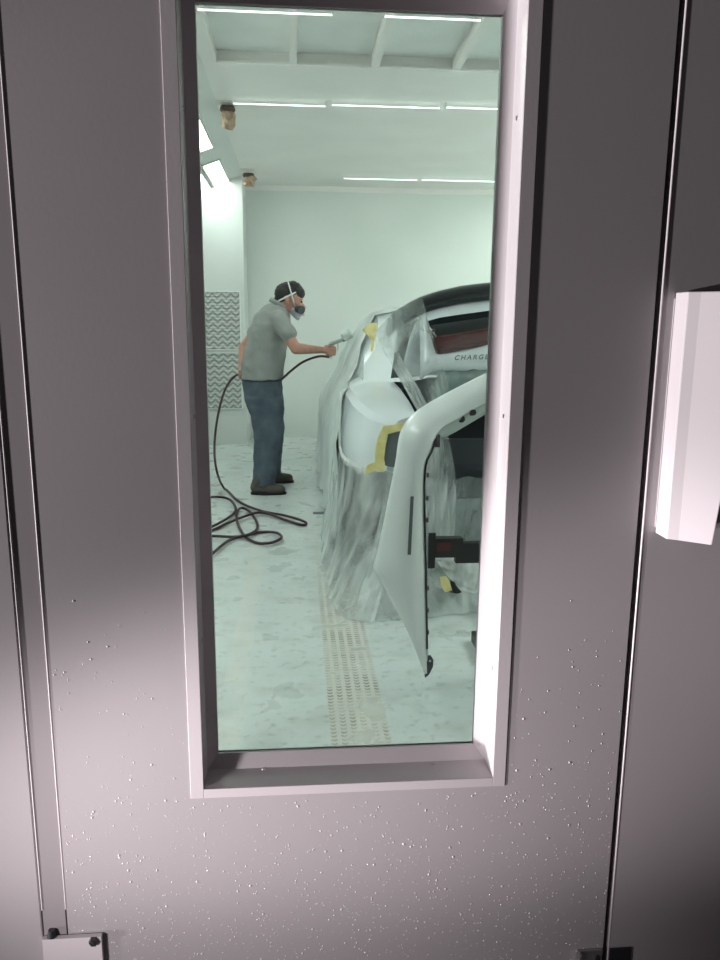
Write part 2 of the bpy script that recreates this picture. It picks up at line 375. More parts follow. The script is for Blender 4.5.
# ------------------------------------------------------------------ booth shell
CZ = 2.9; XW0, XW1 = -1.55, 3.95; YB = 8.1; XC = -.55; XCR = 2.95; YF = 3.85
ZW = CZ - tan(R(20)) * (XC - XW0)
link('floor', bx((XW0 - .1, .08, -.1), (XW1 + .1, YB + .1, 0)), floorm, loc=(0, 0, 0), **S('pale grey-green booth floor with scuffs and dirty tyre tracks', 'floor'))
link('wall_back', bx((XW0, YB, 0), (XW1, YB + .1, 3.1)), wallm, **S('plain pale green-white back wall of the booth', 'wall'))
link('wall_left', bx((XW0 - .1, .08, 0), (XW0, YB + .1, 3.1)), wallm, **S('white left side wall of the booth', 'wall'))
link('wall_right', bx((XW1, .08, 0), (XW1 + .1, YB + .1, 3.1)), wallm, **S('white right side wall of the booth beyond the car', 'wall'))
link('wall_front_inside', bx((wr + .8, .081, 0), (XW1, .09, 2.9)), wallm, **S('white inner face of the booth front', 'wall'))
px = M(244.5, 300, 7.5).x
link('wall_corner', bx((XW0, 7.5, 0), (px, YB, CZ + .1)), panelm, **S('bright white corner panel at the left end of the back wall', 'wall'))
# flat ceiling beyond the plenum, and margins round the recess
bm = bmesh.new(); box(bm, (XC, YF, CZ), (XCR, YB, CZ + .12)); box(bm, (XC, .08, CZ), (XC + .09, YF, CZ + .12)); box(bm, (XCR - .09, .08, CZ), (XCR, YF, CZ + .12))
link('ceiling', bm, ceilm, **S('flat pale ceiling of the booth behind the filter plenum', 'ceiling'))
link('ceiling_filter', bx((XC + .09, .08, CZ + .07), (XCR - .09, YF, CZ + .12)), mediam, **S('recessed pale filter media in the ceiling plenum between the bars', 'ceiling filter'))
for i in range(6):
    x = .5 * i; link('trim_%d' % (3 + i), bx((x - .022, .08, CZ - .003), (x + .022, YF, CZ + .07)), ceilm, **S(
        ['ceiling filter bar running straight away, nearest the left edge', 'second ceiling filter bar from the left, slanting to the right', 'third ceiling filter bar from the left, steeply slanting near the right jamb',
         'ceiling filter bar right of the window view', 'ceiling filter bar above the right half of the car', 'ceiling filter bar along the right of the plenum'][i], 'ceiling bar'))
link('trim_9', bx((XC + .09, YF - .03, CZ - .012), (XCR - .09, YF + .03, CZ + .001)), ceilm, **S('cross rail closing the far end of the ceiling plenum', 'ceiling rail'))
link('trim_10', bx((px, YB - .012, CZ - .06), (XW1, YB, CZ)), ceilm, **S('shallow white rail along the top of the back wall', 'rail'))
# canted light slopes
def slope(name, xa, xb, label):
    bm = bmesh.new(); za, zb_ = CZ, ZW
    q = [Vector((xa, .08, za)), Vector((xb, .08, zb_)), Vector((xb, YB, zb_)), Vector((xa, YB, za))]
    grid(bm, [[q[0], q[1]], [q[3], q[2]]]); lo = bm.verts[:]
    r = bmesh.ops.extrude_face_region(bm, geom=bm.faces[:]); bmesh.ops.translate(bm, verts=[v for v in r['geom'] if isinstance(v, bmesh.types.BMVert)], vec=(0, 0, .1))
    return link(name, bm, panelm, **S(label, 'ceiling'))
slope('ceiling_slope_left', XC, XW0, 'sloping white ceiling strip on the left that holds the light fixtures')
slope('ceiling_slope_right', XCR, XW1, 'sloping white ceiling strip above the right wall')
def lampfix(x0, x1, y0, y1, side, label, group=None):
    s = tan(R(20)); f = (lambda x: CZ - s * (XC - x)) if side < 0 else (lambda x: CZ - s * (x - XCR))
    root = empty('light_fixture', ((x0 + x1) / 2, (y0 + y1) / 2, f((x0 + x1) / 2)), label, 'ceiling light', group)
    def slab(xa, xb, ya, yb, d0, d1, m, nm):
        bm = bmesh.new(); v = [bm.verts.new((x, y, f(x) - d)) for d in (d0, d1) for (x, y) in ((xa, ya), (xb, ya), (xb, yb), (xa, yb))]
        for q in ((0, 1, 2, 3), (4, 5, 6, 7), (0, 1, 5, 4), (1, 2, 6, 5), (2, 3, 7, 6), (3, 0, 4, 7)): bm.faces.new([v[i] for i in q])
        child(nm, bm, m, root)
    slab(x0, x1, y0, y1, .002, .010, lampm, 'lamp_lens')
    g = .018
    bm = bmesh.new()
    for (xa, xb, ya, yb) in ((x0 - g, x0, y0 - g, y1 + g), (x1, x1 + g, y0 - g, y1 + g), (x0, x1, y0 - g, y0), (x0, x1, y1, y1 + g)):
        v = [bm.verts.new((x, y, f(x) - d)) for d in (.001, .016) for (x, y) in ((xa, ya), (xb, ya), (xb, yb), (xa, yb))]
        for q in ((0, 1, 2, 3), (4, 5, 6, 7), (0, 1, 5, 4), (1, 2, 6, 5), (2, 3, 7, 6), (3, 0, 4, 7)): bm.faces.new([v[i] for i in q])
    child('lamp_frame', bm, panelm, root)
def SL(x, y):   # pixel -> left slope plane
    d = ray(x, y); s = tan(R(20)); t = (CZ - s * XC - CAM.z + s * CAM.x) / (d.z - s * d.x); return CAM + d * t
pA, pB, pC, pD = SL(212, 146), SL(219, 159), SL(230, 183), SL(203, 165)
xr_ = (pA.x + pB.x + pC.x) / 3; yA = pA.y; yB, yC = pB.y, pC.y
pE = SL(199.5, 173); pF = SL(208, 189)
wcol = xr_ - pD.x
ye = []
lampfix(xr_ - wcol, xr_, yB, yC, -1, 'glowing ceiling light on the left slope nearest the far wall')
lampfix(xr_ - wcol, xr_, yA - 1.35, yA, -1, 'glowing ceiling light on the left slope cut by the window frame')
lampfix(xr_ - 2 * wcol - .05, xr_ - wcol - .05, yB, yC, -1, 'lower glowing ceiling light beside the far wall one on the left slope')
for k in range(2): lampfix(xr_ - 2 * wcol - .05, xr_, yA - 3.1 - 1.75 * k, yA - 1.75 - 1.75 * k, -1, ['glowing ceiling light on the left slope, out of sight nearer the door', 'glowing ceiling light on the left slope directly inside the door'][k])  # unseen lamps added to brighten the front of the booth
for k in range(4): lampfix(XCR + .12, XCR + .75, 1.0 + 1.75 * k, 2.35 + 1.75 * k, 1, ['ceiling light on the right slope nearest the door', 'ceiling light on the right slope above the car rear', 'ceiling light on the right slope above the car middle', 'ceiling light on the right slope nearest the far wall'][k])  # unseen right-hand row, added for more general booth light

# reflection lines in the window glass, built as thin glowing tubes under the ceiling
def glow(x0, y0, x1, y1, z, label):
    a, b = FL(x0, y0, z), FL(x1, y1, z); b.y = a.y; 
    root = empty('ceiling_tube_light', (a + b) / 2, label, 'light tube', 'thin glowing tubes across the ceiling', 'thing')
    child('tube', cy(a, b, .0045, seg=8), reflm, root)
    for p, s in ((a, 1), (b, -1)): child('end_clip', bx((p.x - .004, p.y - .006, z - .007), (p.x + .004, p.y + .006, CZ + (.071 if p.y < YF - .04 else .002))), ceilm, root)  # clips added to hang the reflection stand-ins
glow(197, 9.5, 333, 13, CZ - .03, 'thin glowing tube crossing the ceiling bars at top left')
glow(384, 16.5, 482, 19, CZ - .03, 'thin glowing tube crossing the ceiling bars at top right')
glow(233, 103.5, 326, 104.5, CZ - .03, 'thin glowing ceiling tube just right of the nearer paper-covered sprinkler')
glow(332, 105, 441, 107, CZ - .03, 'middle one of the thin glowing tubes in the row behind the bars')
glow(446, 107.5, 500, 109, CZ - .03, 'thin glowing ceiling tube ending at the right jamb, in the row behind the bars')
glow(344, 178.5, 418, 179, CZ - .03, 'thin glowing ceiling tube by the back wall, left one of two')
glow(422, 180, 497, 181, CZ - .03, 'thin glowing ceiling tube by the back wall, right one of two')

# paper-covered sprinklers
def sprinkler(x, ytop, ybot, hw, label, crumple):
    d = ray(x, ytop); p = FL(x, ytop - 4, CZ); Y = p.y
    zt_, zb2 = M(x, ytop, Y).z, M(x, ybot, Y).z; X = M(x, ytop, Y).x
    root = empty('sprinkler', (X, Y, CZ), label, 'sprinkler', 'paper-covered sprinklers under the ceiling')
    child('mount_plate', bx((X - .07, Y - .07, CZ - .006), (X + .07, Y + .07, CZ - .0005), .001), ceilm, root)
    child('pipe', cy((X, Y, CZ - .006), (X, Y, zt_ - .01), .014), ceilm, root)
    bm = bmesh.new(); loft(bm, [((X, Y, zt_ + .004), hw * .9, hw * .9), ((X, Y, zt_ - .02), hw * 1.05, hw * 1.05), ((X, Y, zt_ - .035), hw * .85, hw * .85)], 14)
    child('band', bm, browntape, root)
    bm = bmesh.new(); h = zt_ - zb2; rings = []
    for i, (t, s) in enumerate(((.15, .8), (.35, 1.0), (.6, .95), (.85, .85), (1.0, .6))):
        rings.append(((X + crumple * (i % 2) * .4, Y, zt_ - h * t), hw * s, hw * s * .9))
    loft(bm, rings, 12)
    for v in bm.verts: v.co += Vector((noise.noise(v.co * 30), noise.noise(v.co * 31 + Vector((5, 0, 0))), .5 * noise.noise(v.co * 25))) * crumple
    child('paper_bag', bm, brownp, root)
sprinkler(227.5, 107, 129, .055, 'brown paper bag over the nearer ceiling sprinkler at top left', .02)
sprinkler(248.5, 174, 186, .06, 'crumpled brown paper wrap on the far sprinkler above the back corner', .05)

# chevron filters on the corner panel
fx0, fx1 = px - .40 - .55, M(241.5, 350, 7.49).x
for (ya, yb_, lab) in ((291, 350, 'upper grey zigzag pleated filter on the white corner panel'), (352.5, 409, 'lower grey zigzag pleated filter on the white corner panel')):
    z1, z0 = M(225, ya, 7.49).z, M(225, yb_, 7.49).z
    root = empty('exhaust_filter', ((fx0 + fx1) / 2, 7.5, z0), lab, 'filter', 'zigzag exhaust filters')
    bm = bmesh.new(); nz = 40; rows = []
    for i in range(nz + 1):
        z = z0 + .008 + (z1 - z0 - .016) * i / nz
        rows.append([Vector((x, 7.488 - .006 * (i % 2), z)) for x in (fx0 + .008, fx1 - .008)])
    grid(bm, rows); child('pleats', bm, chevm, root, solid=.002)
    bm = bmesh.new(); ringbox(bm, fx0 + .01, fx1 - .01, z0 + .01, z1 - .01, .01, .01, 7.474, 7.499); child('filter_frame', bm, wallm, root)
# small floor marks
a = FL(313, 513, .0); link('floor_drain', bx((a.x, a.y - .04, .0005), (a.x + .11, a.y + .02, .004)), greyp, **T('small flat grey drain plate on the floor left of the car', 'drain'))

# ------------------------------------------------------------------ air hose
hp3 = []
MY = 5.08
path = [M(329, 357, MY - .1), M(318, 356.5, MY - .16), M(303, 362, MY - .2), M(292, 370, MY - .18), M(283, 378, MY - .12), M(279, 380, MY + .20), M(262, 378, MY + .25), M(248, 374.5, MY + .13), M(243, 373.5, MY - .03),
        M(234, 377, MY + .08), M(225, 390, MY + .05), M(218, 415, MY - .02), M(214.5, 445, MY - .1), M(216.5, 470, MY - .25)]
HZ = .011
fl = [(224, 488), (240, 502), (262, 511), (285, 515.5), (303, 521), (306, 524), (300, 524.5), (284, 519.5), (262, 512.5), (240, 518), (213, 530), (190, 540), (180, 520), (195, 500), (213, 497), (228, 498.5), (235, 506), (233, 514), (213, 526), (192, 532), (185, 536),
      (195, 536), (213, 536), (240, 536.5), (255, 531), (257, 523), (250, 512), (242, 508), (237, 512), (237, 521), (244, 535), (256, 542.5), (270, 543), (281, 538), (277, 533), (262, 532), (243, 536), (228, 541), (213, 553), (195, 565)]
path += [FL(x, y, HZ + (.004 * (i % 5))) for i, (x, y) in enumerate(fl)]
dense = []
for i in range(len(path) - 1):
    P0, P1, P2, P3 = (Vector(path[max(0, min(len(path) - 1, i + k))]) for k in (-1, 0, 1, 2))
    for f in (0, .2, .4, .6, .8):
        q = .5 * (2 * P1 + (P2 - P0) * f + (2 * P0 - 5 * P1 + 4 * P2 - P3) * f * f + (3 * P1 - P0 - 3 * P2 + P3) * f ** 3)
        q.z = max(q.z, HZ); dense.append(q)
path = dense + [path[-1]]
tube('air_hose', path, .0095, hosem, **T('dark maroon air hose looping on the floor and rising to the spray gun', 'hose'))

# ------------------------------------------------------------------ painter
man = empty('person', (M(262, 485, MY).x, MY, 0), 'person in grey polo shirt and blue jeans with respirator, spraying the masked car', 'person')
PX = .00825
def P(x, y, dy=0): return M(x, y, MY + dy)
def ring(x, y, a, b, dy=0): return (P(x, y, dy), a * PX, b)
# skin: head, neck, torso, arms, legs in one continuous surface
bm = bmesh.new()
hc = P(289, 295)
capsule(bm, P(287.5, 294), .083, P(292, 296), .08, sy=.88)          # skull
capsule(bm, P(294, 300), .066, P(297, 308), .05, sy=.85)            # face
capsule(bm, P(293, 308), .045, P(298.5, 313), .03, sy=.9)           # jaw, chin
capsule(bm, P(301, 303), .012, P(304.5, 307.5), .014)               # nose
capsule(bm, P(301.5, 299.5, -.03), .012, P(301.5, 299.5, .03), .012)  # brow
for s in (-1, 1): capsule(bm, P(286, 298, .076 * s), .017, P(287, 303, .078 * s), .012)   # ears
capsule(bm, P(288, 303), .058, P(276, 315), .066)                   # neck
loft(bm, [ring(275, 309, 6, .06), ring(273, 316, 13, .16), ring(271, 327, 17, .185), ring(267, 345, 17.5, .165), ring(263, 365, 17.5, .155), ring(262, 382, 16, .15), ring(263, 396, 12, .12)])
RS, RE, RW = P(279, 321, -.19), P(296, 348.5, -.24), P(321, 350, -.12)
capsule(bm, RS, .058, RE, .043); capsule(bm, RE, .046, RW, .028)
LS, LE, LW = P(266, 321, .19), P(244, 347, .24), P(241.5, 368, .12)
capsule(bm, LS, .056, LE, .042); capsule(bm, LE, .044, LW, .028)
capsule(bm, P(263, 396, -.08), .075, P(268, 432, -.1), .055); capsule(bm, P(268, 432, -.1), .062, P(263, 482, -.19), .042)
capsule(bm, P(263, 396, .08), .075, P(270, 432, .12), .055); capsule(bm, P(270, 432, .12), .062, P(271, 474, .24), .042)
# right hand closed on the gun grip
pc = P(327, 350.5, -.115)
capsule(bm, RW, .026, pc, .028); capsule(bm, pc + Vector((0, 0, .024)), .024, pc + Vector((.012, 0, -.026)), .022)
gx = pc + Vector((.042, .012, 0))
for k, L_ in enumerate((.9, 1.0, .95, .8)):
    z = .033 - .021 * k; a0 = pc + Vector((.012, -.018, z)); a1 = gx + Vector((.0 + .016 * L_, -.030, z - .003)); a2 = gx + Vector((.030 * L_, .002, z - .006)); a3 = gx + Vector((.008, .022, z - .007))
    capsule(bm, a0, .0095, a1, .0085, seg=8, hs=3); capsule(bm, a1, .0085, a2, .0075, seg=8, hs=3); capsule(bm, a2, .0075, a3, .007, seg=8, hs=3)
t0 = pc + Vector((-.01, .014, .012)); t1 = pc + Vector((.02, .034, .036)); t2 = pc + Vector((.05, .03, .046))
capsule(bm, t0, .013, t1, .0105, seg=8, hs=3); capsule(bm, t1, .0105, t2, .0085, seg=8, hs=3)
# left hand holding the hose behind the hip
lc = P(242, 373, .03)
capsule(bm, LW, .026, lc, .027); capsule(bm, lc, .026, lc + Vector((.01, -.025, -.012)), .022)
for k in range(4):
    o_ = Vector((-.02 + .019 * k, 0, 0)); a0 = lc + o_ + Vector((0, -.02, -.02)); a1 = lc + o_ + Vector((0, -.055, -.028)); a2 = lc + o_ + Vector((0, -.088, -.016)); a3 = lc + o_ + Vector((0, -.094, .006))
    capsule(bm, a0, .0095, a1, .0085, seg=8, hs=3); capsule(bm, a1, .0085, a2, .0075, seg=8, hs=3); capsule(bm, a2, .0075, a3, .007, seg=8, hs=3)
capsule(bm, lc + Vector((-.01, -.01, .01)), .012, lc + Vector((-.02, -.05, .022)), .009, seg=8, hs=3)
remeshed('body', bm, skin, .007, man, 3)
# hair
bm = bmesh.new()
capsule(bm, P(285.5, 293.5), .088, P(292.5, 291.5), .083, sy=.9); capsule(bm, P(279, 300), .04, P(283, 292), .06, sy=1.3); capsule(bm, P(296.5, 292), .055, P(299, 293), .05, sy=1.1)
bmesh.ops.recalc_face_normals(bm, faces=bm.faces)
hair = remeshed('hair', bm, hairm, .009, man, 2)
for v in hair.data.vertices:
    d = noise.noise(v.co * 45) * .008; v.co += v.normal * d
for s in (-1, 1):
    bm = bmesh.new(); q = P(301, 301.5, .026 * s); capsule(bm, q, .009, q + Vector((.004, 0, -.002)), .009, seg=8); child('eye', bm, dark, man, smooth=True)
# respirator: face piece, cartridges, straps
bm = bmesh.new(); capsule(bm, P(293, 309), .044, P(300, 311), .040, sy=.95); capsule(bm, P(296, 314), .036, P(298, 318), .02)
resp = remeshed('respirator', bm, maskgrey, .008, man, 3)
for s in (-1, 1): child('cartridge', cy(P(297.5, 309, .035 * s), P(301.5, 310, .085 * s), .028, .034, seg=20), maskdark, resp, smooth=False)
child('valve', cy(P(300, 312), P(305, 314), .02, .017, seg=18), maskwhite, resp)
def halo(c, nrm, rx, ry, wdt):   # strap around the head: a ring of ellipse rx, ry
    bm = bmesh.new(); m = frame_mat(nrm); rows = []
    for i in range(33):
        t = 2 * pi * i / 32
        d = m @ Vector((cos(t) * rx, sin(t) * ry, 0)); rows.append([c + d - nrm.normalized() * wdt, c + d + nrm.normalized() * wdt])
    grid(bm, rows); return bm
child('strap', halo(P(287, 297), Vector((-.5, 0, 1)), .094, .108, .006), maskwhite, resp, solid=.003)
child('strap', halo(P(291.5, 294), Vector((1, 0, .28)), .098, .112, .005), maskwhite, resp, solid=.003)
# polo shirt
bm = bmesh.new()
loft(bm, [ring(277, 303.5, 8, .072), ring(274.5, 308, 12, .12), ring(272.5, 314, 17, .19), ring(271, 325, 20, .212), ring(268.5, 337, 20.5, .20), ring(265.5, 350, 20.5, .188), ring(263, 363, 21, .182), ring(261.5, 379, 21, .19)])
capsule(bm, P(279, 319, -.18), .072, P(288, 334, -.22), .068); capsule(bm, P(267, 319, .17), .07, P(254, 334, .21), .064)
sh = remeshed('shirt', bm, shirtm, .011, man, 4)
for v in sh.data.vertices:
    p = v.co; d = noise.noise(Vector((p.x * 9, p.y * 5, p.z * 12))) * .009 + noise.noise(p * 26) * .004; v.co += v.normal * d
bm = bmesh.new(); capsule(bm, P(281, 303), .07, P(275.5, 306.5), .082, sy=1.0)
child('collar', halo(P(278.5, 304), Vector((.55, 0, 1)), .086, .076, .018), shirtm, sh, solid=.006, smooth=True); bm.free()
# jeans
bm = bmesh.new()
loft(bm, [ring(262, 376, 19.3, .172), ring(262, 386, 20, .178), ring(264, 398, 19.5, .17), ring(265.5, 408, 18, .15)])
loft(bm, [ring(264, 398, 19.2, .095, -.085), ring(267, 415, 17, .09, -.09), ring(268.5, 432, 14.6, .082, -.1), ring(266.5, 450, 13, .075, -.125), ring(265, 468, 11.6, .068, -.165), ring(263.5, 486, 11.2, .066, -.2)])
loft(bm, [ring(264, 398, 18.5, .095, .085), ring(267.5, 415, 16.5, .09, .1), ring(270, 432, 14.4, .082, .12), ring(270, 450, 12.5, .075, .16), ring(270.5, 464, 11.2, .068, .21), ring(271, 476, 10.6, .066, .25)])
je = remeshed('jeans', bm, jeansm, .011, man, 4)
for v in je.data.vertices:
    p = v.co; d = noise.noise(Vector((p.x * 10, p.y * 8, p.z * 14))) * .010 + noise.noise(p * 30) * .004; v.co += v.normal * d
bm = bmesh.new(); loft(bm, [ring(262, 376.5, 20.3, .18), ring(262, 380.5, 20.3, .18)]); child('belt', bm, dark, man)
# shoes
for (hx, Y) in ((254, -.21), (264, .26)):
    X0 = P(hx, 480, Y).x; yy = MY + Y
    bm = bmesh.new(); capsule(bm, (X0 + .02, yy, .06), .052, (X0 + .10, yy, .055), .05); capsule(bm, (X0 + .03, yy, .10), .05, (X0 + .08, yy, .085), .045); capsule(bm, (X0 + .10, yy, .05), .048, (X0 + .215, yy, .04), .036, sy=1.25)
    bmesh.ops.bisect_plane(bm, geom=bm.verts[:] + bm.edges[:] + bm.faces[:], plane_co=(0, 0, .014), plane_no=(0, 0, -1), clear_outer=True)
    bmesh.ops.holes_fill(bm, edges=[e_ for e_ in bm.edges if e_.is_boundary])
    sho = remeshed('shoe', bm, shoem, .009, man, 3)
    bm = bmesh.new(); loft(bm, [((X0 + .115, yy, .001), .142, .047), ((X0 + .115, yy, .022), .146, .05)], 28); child('sole', bm, dark, sho)

# spray gun in the right hand
gb_ = gx
gun = empty('spray_gun', gb_, 'grey spray gun with a pale paint cup in the painter hand', 'spray gun')
ax = Vector((.93, 0, .30)).normalized()
bm = bmesh.new(); cyl(bm, gb_ + Vector((-.006, 0, -.05)), gb_ + Vector((.004, 0, .045)), .011, .013, 12); child('grip', bm, gunm, gun, smooth=False)
bm = bmesh.new(); b0 = gb_ + Vector((-.012, 0, .052)); cyl(bm, b0, b0 + ax * .10, .016, .014, 14); cyl(bm, b0 - ax * .02, b0, .01, .012, 12); child('gun_body', bm, gunm, gun)
child('air_cap', cy(b0 + ax * .10, b0 + ax * .122, .019, .015, seg=16), chrome, gun)
child('trigger', bx(b0 + Vector((.055, -.004, -.05)), b0 + Vector((.06, .004, .01))), chrome, gun)
q = b0 + ax * .085 + Vector((0, 0, .010)); up = Vector((.80, 0, .60)).normalized()
bm = bmesh.new(); cyl(bm, q, q + up * .022, .009, .012, 12); cyl(bm, q + up * .015, q + up * .03, .02, .042, 20); cyl(bm, q + up * .03, q + up * .085, .042, .047, 20); cup = child('paint_cup', bm, cupm, gun)
child('lid', cy(q + up * .085, q + up * .095, .048, .044, seg=20), cupm, cup)
child('air_fitting', cy(gb_ + Vector((-.006, 0, -.05)), gb_ + Vector((-.012, 0, -.068)), .008, .007, seg=10), steel, gun)

# ------------------------------------------------------------------ car
CX = 1.20
car = empty('car', (CX, 5.0, 0), 'white car being painted, trunk lid open, wrapped in clear masking film', 'car')
def lerp(a, b, t): return a + (b - a) * t
def curve(tab, x):
    if x <= tab[0][0]: return tab[0][1]
    for (a, u), (b, v) in zip(tab, tab[1:]):
        if x <= b: t = (x - a) / (b - a); return lerp(u, v, t)
    return tab[-1][1]
Wt = [(2.55, .75), (2.60, .81), (2.68, .865), (2.8, .905), (3.0, .935), (3.3, .95), (3.7, .957), (5.6, .955), (6.5, .94), (6.95, .90), (7.25, .82), (7.4, .70)]
ZS = [(2.55, .885), (2.8, .925), (3.2, .965), (3.8, .99), (5.0, .975), (6.0, .96), (6.6, .92), (7.2, .80), (7.4, .68)]
ZT = [(3.55, 1.02), (3.8, 1.15), (4.15, 1.34), (4.5, 1.435), (4.9, 1.465), (5.3, 1.45), (5.7, 1.35), (6.2, 1.12), (6.5, .99)]
UT = [(3.55, .74), (4.15, .62), (4.6, .575), (5.3, .57), (5.8, .64), (6.5, .74)]
def zbot(Y):
    if Y < 3.14: return .615
    z = .24
    for yc in (3.66, 6.7):
        d = .42 ** 2 - (Y - yc) ** 2
        if d > 0: z = max(z, .34 + sqrt(d))
    return z
bul = [(.2, .965), (.35, .985), (.6, 1.0), (.72, .995), (.80, .985), (.86, .972), (.92, .955), (1.0, .94)]
bul2 = [(.2, .965), (.35, .985), (.6, 1.0), (.68, .99), (.76, .965), (.84, .925), (.92, .875), (1.0, .82)]
def prof(Y, off=0.0, skirt=False):
    w = curve(Wt, Y); zs = curve(ZS, Y); zb_ = .03 if skirt else zbot(Y); P_ = []
    for i in range(7):
        z = lerp(zb_, zs - .03, i / 6); zz = z / zs * .97 if zs < .97 else z; rd = 1.0 if skirt and Y > 3.5 else min(1, max(0, (Y - 3.5) / .8)); u = w * lerp(curve(bul, zz), curve(bul2, zz), rd)
        if skirt: u = u + (.05 + .03 * sin(Y * 9)) * (1 - i / 6) ** 2 + .008 * sin(Y * 31 + i)
        P_.append((u + off, z))
    ub = w * lerp(.915, .835, min(1, max(0, (Y - 3.5) / .8))); P_.append((ub + off, zs + off)); zd = zs + .03; gh = 3.55 < Y < 6.5
    zt_ = curve(ZT, Y) if gh else zd + .008; zt_ = max(zt_, zd + .008); ut = curve(UT, Y) if gh else w * .78
    u1 = w * .82 if not gh else min(w * .82, .79)
    if gh: P_ += [(u1 + off, zd + off), (lerp(u1, ut, .5) + .02 + off, lerp(zd, zt_, .52) + off), (ut + .01 + off, zt_ - .03 + off), (ut - .13 + off * .5, zt_ + off)]
    else: P_ += [(u1 + off, zd - .004 + off), (.60 + off, zd + off), (.58 + off, zd + off), (.5, zd + off)]
    P_.append((ut * .5, zt_ + .018 + off)); P_.append((0, zt_ + .022 + off))
    return P_
Ys = [2.55, 2.58, 2.62, 2.68, 2.76, 2.86, 3.0, 3.13, 3.2, 3.27, 3.34, 3.42, 3.5, 3.56, 3.66, 3.76, 3.86, 3.96, 4.05, 4.15, 4.3, 4.5, 4.75, 5.0, 5.3, 5.6, 5.8, 6.0, 6.2, 6.3, 6.4, 6.5, 6.6, 6.7, 6.8, 6.9, 7.0, 7.1, 7.2, 7.3, 7.4]
bm = bmesh.new()
rows = []
for Y in Ys:
    h = prof(Y); rows.append([Vector((CX - u, Y, z)) for u, z in h] + [Vector((CX + u, Y, z)) for u, z in h[-2::-1]])
vs = [[bm.verts.new(p) for p in r] for r in rows]; n = len(vs[0])
for j in range(len(vs) - 1):
    ym = (Ys[j] + Ys[j + 1]) / 2
    for i in range(n - 1):
        k = min(i, n - 2 - i)
        if ym < 3.5 and k >= 9: continue            # boot opening
        f = bm.faces.new((vs[j][i], vs[j + 1][i], vs[j + 1][i + 1], vs[j][i + 1]))
        if (k in (8, 9) and 4.75 < ym < 6.0) or (k >= 11 and (3.6 < ym < 4.3 or 5.5 < ym < 6.4)): f.material_index = 1
bm.faces.new(vs[-1])
o = child('body_shell', bm, [carw, glassd], car, smooth=True, loc=(0, 0, 0)); o.data.set_sharp_from_angle(angle=R(22))
# rear corner faces round the tail lamp openings, lower rear panel and boot well
for s in (-1, 1):
    bm = bmesh.new(); u0 = curve(Wt, 2.55); hs_ = prof(2.55)
    pts = [(CX + s * u, 2.55, z) for u, z in hs_[:9]] + [(CX + s * .58, 2.545, hs_[8][1]), (CX + s * .58, 2.545, .615)]
    bm.faces.new([bm.verts.new(p) for p in pts]); child('rear_corner', bm, carw, car, solid=.006)
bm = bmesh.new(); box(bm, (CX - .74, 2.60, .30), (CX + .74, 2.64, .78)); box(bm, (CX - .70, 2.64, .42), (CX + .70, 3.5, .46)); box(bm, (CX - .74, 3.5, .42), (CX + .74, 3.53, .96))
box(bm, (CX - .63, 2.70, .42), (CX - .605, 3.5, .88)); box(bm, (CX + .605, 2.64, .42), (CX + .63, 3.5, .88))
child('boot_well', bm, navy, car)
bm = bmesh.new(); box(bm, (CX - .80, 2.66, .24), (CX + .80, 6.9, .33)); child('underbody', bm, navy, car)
# wheels
for s in (-1, 1):
    for yc in (3.66, 6.7):
        bm = bmesh.new(); x0 = CX + s * .90; x1 = CX + s * .68
        prf = [(.19, 0), (.30, -.005), (.335, .012), (.345, .04), (.345, .18), (.335, .208), (.30, .22), (.19, .22)]
        rs = [[bm.verts.new((x0 - s * w_, yc + cos(t) * r_, .346 + sin(t) * r_)) for t in [2 * pi * i / 36 for i in range(36)]] for r_, w_ in prf]
        skin_rings(bm, rs); whl = child('wheel', bm, tyre, car, smooth=True)
        bm = bmesh.new(); cyl(bm, (x0 - s * .03, yc, .346), (x0 - s * .06, yc, .346), .2, .2, 30)
        for i in range(5):
            t = 2 * pi * i / 5; cyl(bm, (x0 - s * .015, yc, .346), (x0 - s * .02, yc + cos(t) * .19, .346 + sin(t) * .19), .03, .022, 8)
        child('rim', bm, dsteel, whl)
# yellow tape round tail lamp opening, grey paper inside
def prism(bm, pts, Y, dy):  # pixel polygon -> slab of thickness dy at distance Y
    a = [bm.verts.new(M(x, y, Y)) for x, y in pts]; b = [bm.verts.new(M(x, y, Y) + Vector((0, dy, 0))) for x, y in pts]
    bm.faces.new(a); bm.faces.new(b[::-1])
    for i in range(len(pts)): bm.faces.new((a[i], a[(i + 1) % len(pts)], b[(i + 1) % len(pts)], b[i]))
bm = bmesh.new(); prism(bm, [(384, 430), (412, 427), (412, 466), (392, 467), (380, 464), (380, 444)], 2.536, -.004)
child('lamp_opening_paper', bm, greyp, car)
bm = bmesh.new()
prism(bm, [(383, 426), (397, 424), (412, 422), (412, 429.5), (397, 431.5), (388, 434)], 2.526, -.004)
prism(bm, [(383, 426), (388, 434), (385.5, 446), (384, 458), (385, 466), (375, 466), (375, 452), (377.5, 438)], 2.5255, -.004)
prism(bm, [(375, 462), (385, 462), (384, 472), (377, 470), (371, 472), (364.5, 475), (367, 465)], 2.525, -.004)
child('masking_tape', bm, yellow, car, label='yellow masking tape round tail lamp opening')
bm = bmesh.new(); prism(bm, [(362, 330), (370, 323), (377, 323), (377, 333), (374, 342), (371, 341), (371, 333)], 3.95, -.006); prism(bm, [(374, 342), (373, 354), (369, 366), (367.5, 366), (370.5, 352), (371, 341)], 3.95, -.006)
bmesh.ops.triangulate(bm, faces=bm.faces); child('masking_tape', bm, yellow, car, label='yellow masking tape on the roof pillar')
